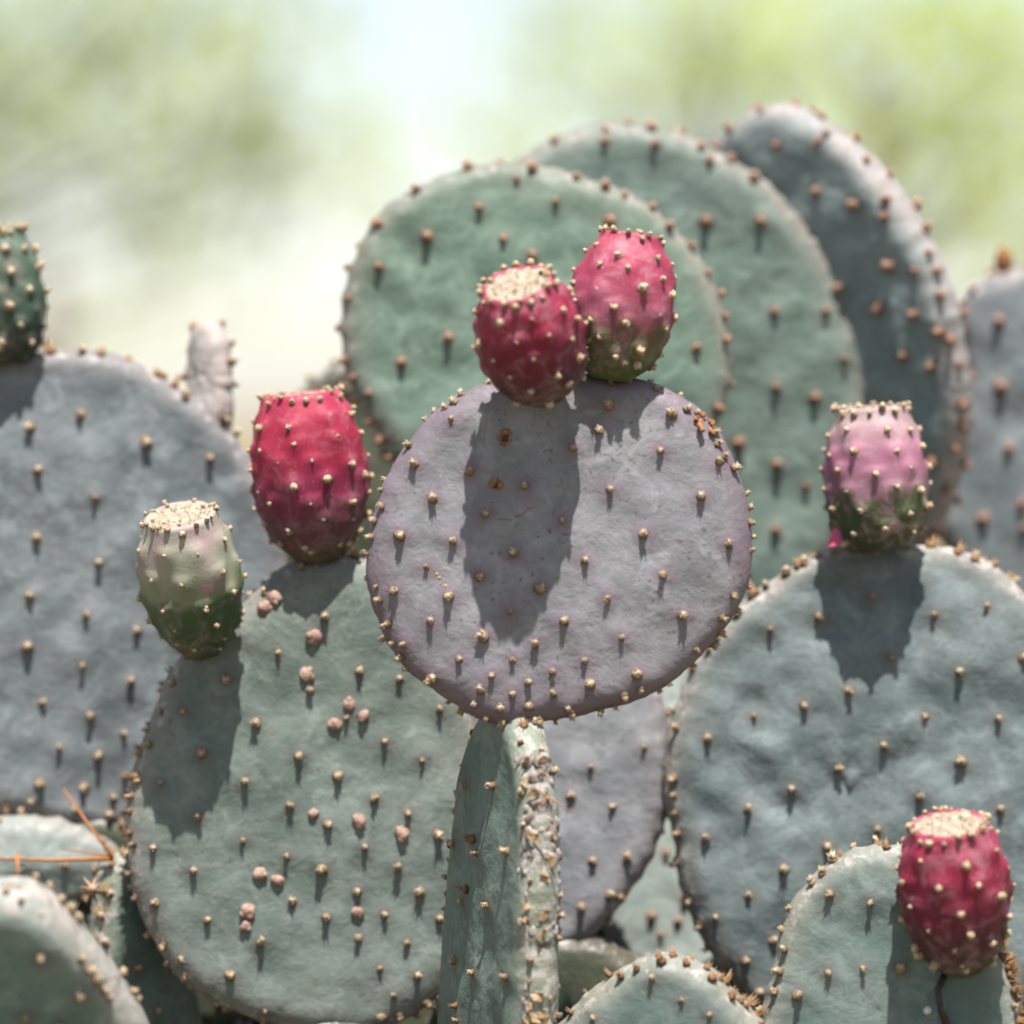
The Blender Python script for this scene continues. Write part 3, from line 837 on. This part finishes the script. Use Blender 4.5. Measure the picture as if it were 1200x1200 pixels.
# --- pads deep in the thicket, their dark colour standing in for shade
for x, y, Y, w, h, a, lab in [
        (690, 1180, 0.40, 0.22, 0.30, -15, 'old prickly pear pad coloured dark as shade in the hollow below the half hidden grey pad'),
        (150, 1060, 0.42, 0.20, 0.27, 20, 'old prickly pear pad coloured dark as shade in the hollow behind the dry orange needles'),
        (500, 1180, 0.36, 0.20, 0.28, 5, 'old prickly pear pad coloured dark as shade, low behind the pad with pink galls'),
        (300, 1235, 0.33, 0.24, 0.26, 4, 'old prickly pear pad coloured dark as shade, showing under the bottom edge of the galled pad'),
        (450, 640, 0.47, 0.19, 0.27, -8, 'old prickly pear pad coloured dark as shade, between the tall red fruit and the lilac pad')]:
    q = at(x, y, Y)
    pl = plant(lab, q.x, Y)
    pd = Pad(pl, Vector((q.x, Y, q.z - h / 2)), face(a, 2), egg(w, h), SHADE_DARK, 0.015, px=False, rim_step=0.02, na=90, lat=(0.045, 0.035))
    support(pl, pd.base(), SHADE_DARK, a / 40)

# ------------------------------------------------------------------ fruits
CRIM = fruit_mat('fruit_crimson', [(0.02, (0.06, 0.065, 0.03)), (0.2, (0.085, 0.03, 0.04)), (0.48, (0.19, 0.014, 0.042)), (0.78, (0.33, 0.020, 0.062)), (1.0, (0.36, 0.03, 0.08))], bloom=0.22)
ROSE = fruit_mat('fruit_rose', [(0.05, (0.085, 0.115, 0.035)), (0.24, (0.14, 0.12, 0.06)), (0.40, (0.34, 0.08, 0.13)), (0.7, (0.40, 0.045, 0.10)), (1.0, (0.44, 0.05, 0.10))], bloom=0.2)
RED = fruit_mat('fruit_red', [(0.0, (0.10, 0.08, 0.05)), (0.18, (0.17, 0.06, 0.075)), (0.40, (0.28, 0.025, 0.075)), (0.68, (0.41, 0.020, 0.062)), (1.0, (0.47, 0.035, 0.085))], bloom=0.18)
PINK = fruit_mat('fruit_pink', [(0.05, (0.06, 0.085, 0.035)), (0.28, (0.085, 0.11, 0.05)), (0.42, (0.36, 0.17, 0.23)), (0.62, (0.48, 0.19, 0.29)), (1.0, (0.46, 0.35, 0.33))], bloom=0.35)
PALEG = fruit_mat('fruit_pale_green', [(0.05, (0.05, 0.095, 0.04)), (0.40, (0.075, 0.13, 0.06)), (0.52, (0.25, 0.29, 0.17)), (0.72, (0.38, 0.39, 0.29)), (1.0, (0.42, 0.40, 0.33))], pink=(0.46, 0.24, 0.29), bloom=0.2)
DARKG = fruit_mat('fruit_dark_green', [(0.0, (0.035, 0.06, 0.035)), (0.5, (0.06, 0.11, 0.07)), (1.0, (0.14, 0.2, 0.14))], bloom=0.15)

fruit(pA, (640, 466, -0.022), (606, 333, -0.060), 122, CRIM, 'dark crimson fruit with a cream top, leaning forward', rows=6, per=8, seed=3, bulk=1.0, cupz=0.004)
fruit(pA, (714, 446, -0.002), (740, 276, 0.001), 120, ROSE, 'rose red fruit with a green foot, leaning back',
      [(0, .30), (.05, .55), (.18, .83), (.36, .97), (.52, 1.0), (.7, .95), (.85, .80), (.96, .62), (1, .58)], 7, 8, 5, cupz=0.0015, crown=14)
fruit(pB, (374, 658, 0.166), (353, 462, 0.160), 134, RED, 'tall bright red fruit', rows=7, per=9, seed=8, cupz=0.002)
fruit(pB, (238, 765, 0.140), (211, 604, 0.106), 118, PALEG, 'pale green fruit blushed with pink, its top crumbly',
      [(0, .30), (.08, .52), (.22, .82), (.42, .98), (.55, 1.0), (.75, .93), (.9, .80), (1, .70)], 5, 8, 12, cupz=0.003, crown=16, asz=0.88)
fruit(pC, (8, 424, 0.265), (3, 268, 0.262), 92, DARKG, 'dark green unripe fruit',
      [(0, .55), (.1, .8), (.3, .98), (.5, 1.0), (.75, .85), (.92, .62), (1, .5)], 6, 8, 14, cupz=0.002, asz=1.15)
fruit(pG, (1031, 642, 0.180), (1021, 478, 0.178), 118, PINK, 'pink fruit with a green lower half',
      [(0, .55), (.06, .72), (.18, .90), (.36, 1.0), (.52, 1.0), (.72, .93), (.88, .80), (1, .70)], 6, 8, 17, cupz=0.005, crown=18, asz=1.05, cupmat=M['cup_pink'])
fruit(pK, (1126, 1136, -0.035), (1112, 966, -0.060), 128, CRIM, 'deep crimson fruit with a pinkish white top', rows=6, per=8, seed=21, cupz=0.004, asz=1.05)

# ------------------------------------------------------------------ small marks on the pads
def ball_mesh(name, r, mat, flat=0.85, rs=0.06):
    v, f = [], []
    lumps(v, f, (0, 0, 0), r, rs, (1, 1, flat), 12, 8)
    return mesh(name, v, f, mat)
def gall_mesh():
    v, f = [], []
    lumps(v, f, (0, 0, 0), random.uniform(0.0036, 0.0046), 0.16, (1, random.uniform(.85, 1.2), random.uniform(.5, .7)), 12, 8)
    for k in range(random.choice((1, 2, 3))):
        a = random.random() * 6.28
        lumps(v, f, (0.003 * math.cos(a), 0.003 * math.sin(a), 0.0002), random.uniform(0.0018, 0.003), 0.2, (1, 1, 0.7), 9, 6)
    return mesh('gall', v, f, M['gall'])
GALL = [gall_mesh() for _ in range(8)]
galls = crop([(235, 610), (430, 640), (608, 695), (425, 1020), (15, 860), (92, 888), (388, 160), (445, 205), (330, 240), (208, 35)], 300, 780, 3.53) + crop([(1105, 440), (1078, 570)], 0, 600, 3) + crop([(1090, 700), (1083, 765)], 0, 880, 3.75) + [(322, 700), (310, 712)]
for x, y in galls:
    p = P3.spot(x, y)
    P3.sub('gall', random.choice(GALL), p + Vector((0, 0, 0.0009)), Vector((random.uniform(-.3, .3), random.uniform(-.2, .4), 1)), random.uniform(0.75, 1.15))
# brown scabs and a dry thread on the lilac pad
def scab_mesh(r):
    v, f = [], []
    for k in range(22):
        a, q = random.random() * 6.28, r * random.uniform(0.55, 1.05)
        lumps(v, f, (q * math.cos(a), q * math.sin(a), 0.0001), random.uniform(0.0008, 0.0016), 0.35, (1, 1, 0.6), 6, 4)
    return mesh('scab', v, f, M['scab'])
def pit_mesh(r):
    v, f = [], []
    lumps(v, f, (0, 0, 0), r * 0.7, 0.12, (1, 1, 0.25), 10, 5)
    return mesh('pit', v, f, M['dark_stalk'])
for x, y, r in [(592, 513, 0.0042), (582, 568, 0.0034)]:
    sb = P1.sub('scab', scab_mesh(r), P1.spot(x, y), Vector((0, 0, 1)))
    P1.sub('pit', pit_mesh(r), P1.spot(x, y), Vector((0, 0, 1)))
q = P1.inv @ at(828, 498, 0.0)
P1.sub('scab', scab_mesh(0.0055), Vector((q.x, q.y, 0.008)), Vector((0.5, 0.6, 0.6)), 1.3)
for pts, r in [([(574, 607), (583, 609), (590, 608), (600, 610)], 0.00042), ([(604, 606), (612, 603), (619, 596), (627, 594)], 0.00035), ([(560, 596), (572, 590), (584, 588)], 0.0003)]:
    v, f = [], []
    tube(v, f, [P1.spot(x, y) + Vector((0, 0, 0.0002)) for x, y in pts], r, r * 0.6, 5)
    link('dry_scratch', mesh('dry_scratch', v, f, M['scab']), P1.o)
v, f = [], []
for k in range(14):
    q = k / 13
    p = P1.spot(504 + 23 * q + random.uniform(-2, 2), 664 + 32 * q + random.uniform(-2, 2))
    lumps(v, f, p, random.uniform(0.0008, 0.0015), 0.4, (1, 1, 0.6), 6, 4)
link('dry_crumbs', mesh('dry_crumbs', v, f, M['flake']), P1.o)

# white crust and dry flakes down the near edge of the edge-on pad
v, f = [], []
fl = []
for k in range(520):
    # local: u points away from the camera or towards it; near edge is the side with smaller world Y
    vv = random.uniform(0.0, 0.272)
    t0 = math.atan2(vv - P2.c[1], 1)
    best = None
    for sgn in (1, -1):
        ww = None
        for t in np.linspace(0, math.pi, 60):
            a = math.pi / 2 - sgn * t
            r = float(P2.R((a + math.pi) % (2 * math.pi) - math.pi))
            if P2.c[1] + r * math.sin(a) < vv:
                ww = (P2.c[0] + r * math.cos(a), a)
                break
        if ww:
            wp = P2.mw @ Vector((ww[0], vv, 0))
            if best is None or wp.y < best[0]:
                best = (wp.y, ww[0], ww[1])
    # connected patches: thick near the top, broken lower down
    pn = noise.noise(Vector((vv * 55, 2.2, 0))) + (vv - 0.17) * 2.6
    if pn < -0.12:
        continue
    h = random.gauss(0.05, 0.4) + 0.25 * noise.noise(Vector((vv * 90, 7.0, 0)))
    if abs(h) > 0.9: continue
    d = P2.w * (1 - math.sqrt(1 - h * h)) * 0.9
    u = best[1] - (d + 0.0002) * math.copysign(1, best[1] - P2.c[0])
    lumps(v, f, (u, vv, h * P2.T), random.uniform(0.0011, 0.0030), 0.5, (0.32, 1.5, 1.3), 7, 5)
    if random.random() < 0.12: fl.append((u, vv, h))
crust = link('white_crust', mesh('white_crust', v, f, M['crust']), P2.o)
crust['kind'] = 'stuff'
def flake_mesh():
    v, f = [], []
    n = 5
    for k in range(n):
        a = 2 * math.pi * k / n
        v.append((0.0042 * math.cos(a) * random.uniform(.6, 1.1), 0.0026 * math.sin(a) * random.uniform(.6, 1.2), random.uniform(0, 0.002)))
    v += [(x, y, z - 0.0007) for x, y, z in v]
    f = [tuple(range(n)), tuple(range(n, 2 * n))[::-1]] + [(k, k + n, (k + 1) % n + n, (k + 1) % n) for k in range(n)]
    return mesh('dry_flake', v, f, M['flake'], False)
FLAKE = [flake_mesh() for _ in range(4)]
sgn = math.copysign(1, best[1] - P2.c[0])
for u, vv, h in fl:
    P2.sub('dry_flake', random.choice(FLAKE), Vector((u + sgn * 0.002, vv, h * P2.T + 0.002)), Vector((sgn, random.uniform(-.5, .5), random.uniform(-.6, 1))), random.uniform(0.7, 1.3))
for k in range(9):
    vv = random.uniform(0.03, 0.25)
    u = P2.c[0] + random.uniform(-0.5, 0.8) * sgn * 0.06
    P2.sub('bristle_tuft', random.choice(BRISTLE), Vector((u, vv, P2.front(u, vv))), Vector((random.uniform(-.4, .4), .2, 1)), random.uniform(0.7, 1.0))

for k in range(12):
    a = math.radians(random.uniform(55, 125))
    r = float(P2.R(a))
    P2.sub('bristle_tuft', random.choice(BRISTLE), Vector((P2.c[0] + r * math.cos(a), P2.c[1] + r * math.sin(a) - 0.002, random.uniform(-.9, .9) * P2.T)), Vector((math.cos(a), math.sin(a) * 0.4, random.uniform(-1, 1))), random.uniform(0.6, 1.0))
# brown bristle clusters on the rims
def rim_tufts(P, spots, sc=1.0):
    for x, y in spots:
        O = P.mw.translation
        q = P.inv @ on_plane(x, y, O, P.n)
        a = math.atan2(q.y - P.c[1], q.x - P.c[0])
        r = float(P.R(a))
        h = random.uniform(-.2, .7)
        P.sub('bristle_tuft', random.choice(BRISTLE), Vector((P.c[0] + (r - 0.002) * math.cos(a), P.c[1] + (r - 0.002) * math.sin(a), h * P.T)), Vector((math.cos(a), math.sin(a), h)), random.uniform(0.8, 1.25) * sc)
rim_tufts(P13, [(1162, 1095), (1170, 1110), (1178, 1125), (1183, 1140), (1186, 1155), (1188, 1168), (1192, 1185), (1190, 1195), (1175, 1118), (1184, 1148), (975, 1003), (985, 998), (1030, 985), (1038, 990)], 0.95)
rim_tufts(P13, [(random.uniform(1150, 1192), random.uniform(1085, 1200)) for _ in range(18)], 1.0)
rim_tufts(P12, [(840, 1140), (850, 1150), (862, 1160), (868, 1172), (876, 1178), (884, 1190), (780, 1115), (812, 1120)], 0.95)
rim_tufts(P9, [(880, 690), (932, 655), (940, 650), (950, 648), (1090, 640), (1120, 650), (1140, 655), (1150, 660), (1160, 668), (1180, 680)], 1.1)
rim_tufts(P3, [(178, 850), (170, 880), (160, 910), (156, 930), (153, 950), (152, 975), (205, 790), (195, 805), (300, 695), (310, 690), (320, 680)], 0.9)
rim_tufts(P4, [(20, 430), (60, 412), (118, 415), (185, 437), (205, 450), (150, 425)], 1.1)

# ------------------------------------------------------------------ loose things lying on the cacti
def needle(pts, label, r=0.0011):
    P = [at(*p) for p in pts]
    o = P[0]
    v, f = [], []
    tube(v, f, [p - o for p in P], r, r * 0.45, 6)
    x = link('pine_needle', mesh('pine_needle', v, f, M['needle']))
    x.location = o
    tag(x, label, 'needle', 'dry needles caught between the pads')
needle([(133, 1006, 0.170), (60, 1008, 0.173), (-30, 1006, 0.180)], 'thick orange dry needle lying level between two pads', 0.0017)
needle([(132, 1004, 0.168), (105, 968, 0.180), (74, 924, 0.205)], 'orange dry needle slanting up across the large grey pad', 0.0012)
needle([(128, 1003, 0.171), (98, 998, 0.175), (72, 995, 0.185)], 'short thin dry needle just above the level one', 0.0008)
needle([(20, 1000, -0.10), (21, 1020, -0.11), (19, 1042, -0.11)], 'short dry needle standing upright on the thick pale rim', 0.0011)
needle([(636, 930, -0.055), (652, 940, -0.06), (672, 953, -0.065)], 'fine reddish needle sticking out of the white crust', 0.0006)
rim_tufts(P15, [(126, 1012), (132, 1006), (140, 1004), (118, 1040), (114, 1070), (113, 1100)], 1.0)
v, f = [], []
for k in range(9):
    a = 2 * math.pi * k / 9 + random.uniform(-.2, .2)
    tip = Vector((0.010 * math.cos(a), -0.003, 0.010 * math.sin(a))) * random.uniform(0.7, 1.2)
    spike(v, f, (0, 0, 0), tip, 0.0022)
lumps(v, f, (0, -0.001, 0), 0.0034, 0.3, (1, 1, 1), 7, 5)
df = link('dried_flower', mesh('dried_flower', v, f, M['flake']))
df.location = at(108, 1042, 0.150)
tag(df, 'tan star shaped dried flower wedged in the hollow under the dry needles', 'flower')
# fallen petal at the foot of the pink fruit
v, f = [], []
for i in range(6):
    for j in range(5):
        s, q = i / 5, j / 4 - 0.5
        w = 0.017 * (1 - s) ** 0.7
        v.append((q * w, -0.003 * math.cos(q * 3) + 0.003 * s, s * 0.014))
k = len(v)
v += [(x, y + 0.0006, z) for x, y, z in v]
for i in range(5):
    for j in range(4):
        a = i * 5 + j
        f.append((a, a + 1, a + 6, a + 5)); f.append((k + a, k + a + 5, k + a + 6, k + a + 1))
pt = link('flower_petal', mesh('flower_petal', v, f, M['petal']))
pt.location = at(985, 639, 0.172)
pt.rotation_euler = (0, math.radians(-6), 0)
tag(pt, 'bright pink petal scrap at the foot of the pink fruit', 'petal')
# dark dry stalk and a glinting bead under the lower crimson fruit
v, f = [], []
p0 = at(1112, 1200, -0.04)
tube(v, f, [at(1109, 1138, -0.034) - p0, at(1099, 1160, -0.04) - p0, at(1103, 1185, -0.043) - p0, at(1116, 1215, -0.036) - p0], 0.0020, 0.0024, 8)
st = link('dry_stalk', mesh('dry_stalk', v, f, M['dark_stalk']))
st.location = p0
tag(st, 'dark shiny dry stalk curling down below the deep crimson fruit', 'stalk')
bd = link('bead', ball_mesh('bead', 0.0026, M['bead'], 1.0, 0.1))
bd.location = at(1087, 1184, -0.034)
tag(bd, 'tiny white glinting drop beside the dark stalk', 'drop')

# ------------------------------------------------------------------ trees beyond, far out of focus
def leaf_mat(name, a, b, tr):
    t = NT(name)
    rnd = t.n('ShaderNodeTexCoord').outputs['Object']
    c = t.mix(t.ramp(t.noise(1.8, 3, 0.6, rnd), 0.35, 0.65), a, b)
    d = t.n('ShaderNodeBsdfDiffuse'); t.put(d.inputs['Color'], c)
    l = t.n('ShaderNodeBsdfTranslucent'); t.put(l.inputs['Color'], t.mix(0.5, c, tr))
    m = t.n('ShaderNodeMixShader'); m.inputs[0].default_value = 0.45
    t.t.links.new(d.outputs[0], m.inputs[1]); t.t.links.new(l.outputs[0], m.inputs[2])
    t.t.links.new(m.outputs[0], t.out.inputs['Surface'])
    return t.m
LEAF_GREEN = leaf_mat('leaf_grey_green', (0.30, 0.34, 0.12), (0.36, 0.40, 0.16), (0.46, 0.53, 0.16))
LEAF_YEL = leaf_mat('leaf_yellow_green', (0.34, 0.41, 0.06), (0.40, 0.45, 0.09), (0.55, 0.62, 0.10))
def tree(label, trunk, clumps, mat, size=0.07, group='trees beyond the cacti'):
    """trunk: (px, Y); clumps: (px, py, Y, radius m, leaves)"""
    X = at(trunk[0], 480, trunk[1]).x
    Y = trunk[1]
    o = bpy.data.objects.new('leafy_tree', None)
    COL.objects.link(o)
    o.location = (X, Y, 0)
    tag(o, label, 'tree', group)
    base = Vector((X, Y, 0))
    C = [(at(a, b, y) - base, r, n) for a, b, y, r, n in clumps]
    fork = Vector((0, 0, 0.9))
    v, f = [], []
    tube(v, f, [(0, 0, -0.1), (0.02, 0, 0.5), fork, (0, 0, max(1.4, max(p.z for p, r, n in C) * 0.9))], 0.11, 0.03, 9)
    tr = link('trunk', mesh('trunk', v, f, M['bark']), o)
    for p, r, n in C:
        v, f = [], []
        s = Vector((0, 0, min(max(0.5, p.z - 0.7), 1.6)))
        tube(v, f, [s, s.lerp(p, 0.5) + Vector((0, 0, 0.12)), p], 0.028, 0.008, 6)
        link('limb', mesh('limb', v, f, M['bark']), tr)
    V, F = [], []
    for p, r, n in C:
        D = RNG.normal(size=(n, 3))
        D /= np.linalg.norm(D, axis=1)[:, None]
        D *= (RNG.random(n) ** 0.5)[:, None] * r
        D[:, 2] *= 0.8
        for q in D:
            c_ = Vector(q) + p
            a = Vector(RNG.normal(size=3)).normalized()
            b = a.orthogonal().normalized()
            s = size * RNG.uniform(0.6, 1.3)
            k = len(V)
            V += [c_ - a * s, c_ + b * s * 0.35, c_ + a * s, c_ - b * s * 0.35]
            F.append((k, k + 1, k + 2, k + 3))
    link('crown', mesh('crown', V, F, mat, False), o)
    return o
tree('grey green tree spreading its low boughs to the left behind the cacti', (-170, 14),
     [(20, 110, 14, 0.6, 122), (120, 60, 14.3, 0.6, 109), (300, 140, 13.8, 0.55, 122), (350, 215, 14, 0.35, 38), (40, 10, 14.5, 0.7, 122), (190, 140, 14, 0.55, 97), (270, 10, 14, 0.6, 109), (215, 320, 14, 0.45, 54), (200, 240, 14, 0.4, 57), (-60, 200, 14, 0.6, 129), (-180, 60, 14, 0.8, 324), (160, -60, 14, 0.7, 142), (20, 410, 14, 0.4, 32), (400, 150, 14, 0.4, 28)], LEAF_GREEN)
tree('yellow green tree glowing in the sun behind the tallest pad', (1020, 15),
     [(1090, 140, 15, 0.65, 168), (1180, 60, 15.2, 0.65, 132), (1150, 250, 15, 0.55, 96), (1000, 40, 14.8, 0.6, 71), (1200, 180, 15, 0.65, 132), (1060, 10, 15, 0.65, 107), (1300, 120, 15, 0.9, 255), (1250, 300, 15, 0.6, 112)], LEAF_YEL)
tree('pale yellow green tree behind the round green pads', (820, 17),
     [(830, 40, 17, 0.7, 117), (910, 20, 17, 0.7, 107), (740, 60, 17.2, 0.65, 76), (640, 110, 17, 0.6, 56), (800, 130, 17, 0.7, 86), (940, 110, 17, 0.7, 96), (860, -60, 17, 0.9, 142), (560, 170, 17, 0.55, 40), (640, 0, 17, 0.6, 40), (440, 230, 17, 0.4, 15)], LEAF_YEL)
tree('low bushy tree with olive leaves behind the large grey pad', (60, 12),
     [(0, 740, 12, 0.5, 1400), (60, 800, 12, 0.5, 1200), (-120, 760, 12, 0.6, 1600), (140, 760, 12, 0.4, 700), (240, 620, 12, 0.35, 200)], LEAF_YEL, 0.06)
tree('dense olive tree low behind the red fruit', (450, 19),
     [(430, 640, 19, 0.6, 1700), (560, 640, 19, 0.7, 1900), (700, 640, 19, 0.7, 1900), (330, 700, 19, 0.6, 1500)], LEAF_GREEN, 0.08)
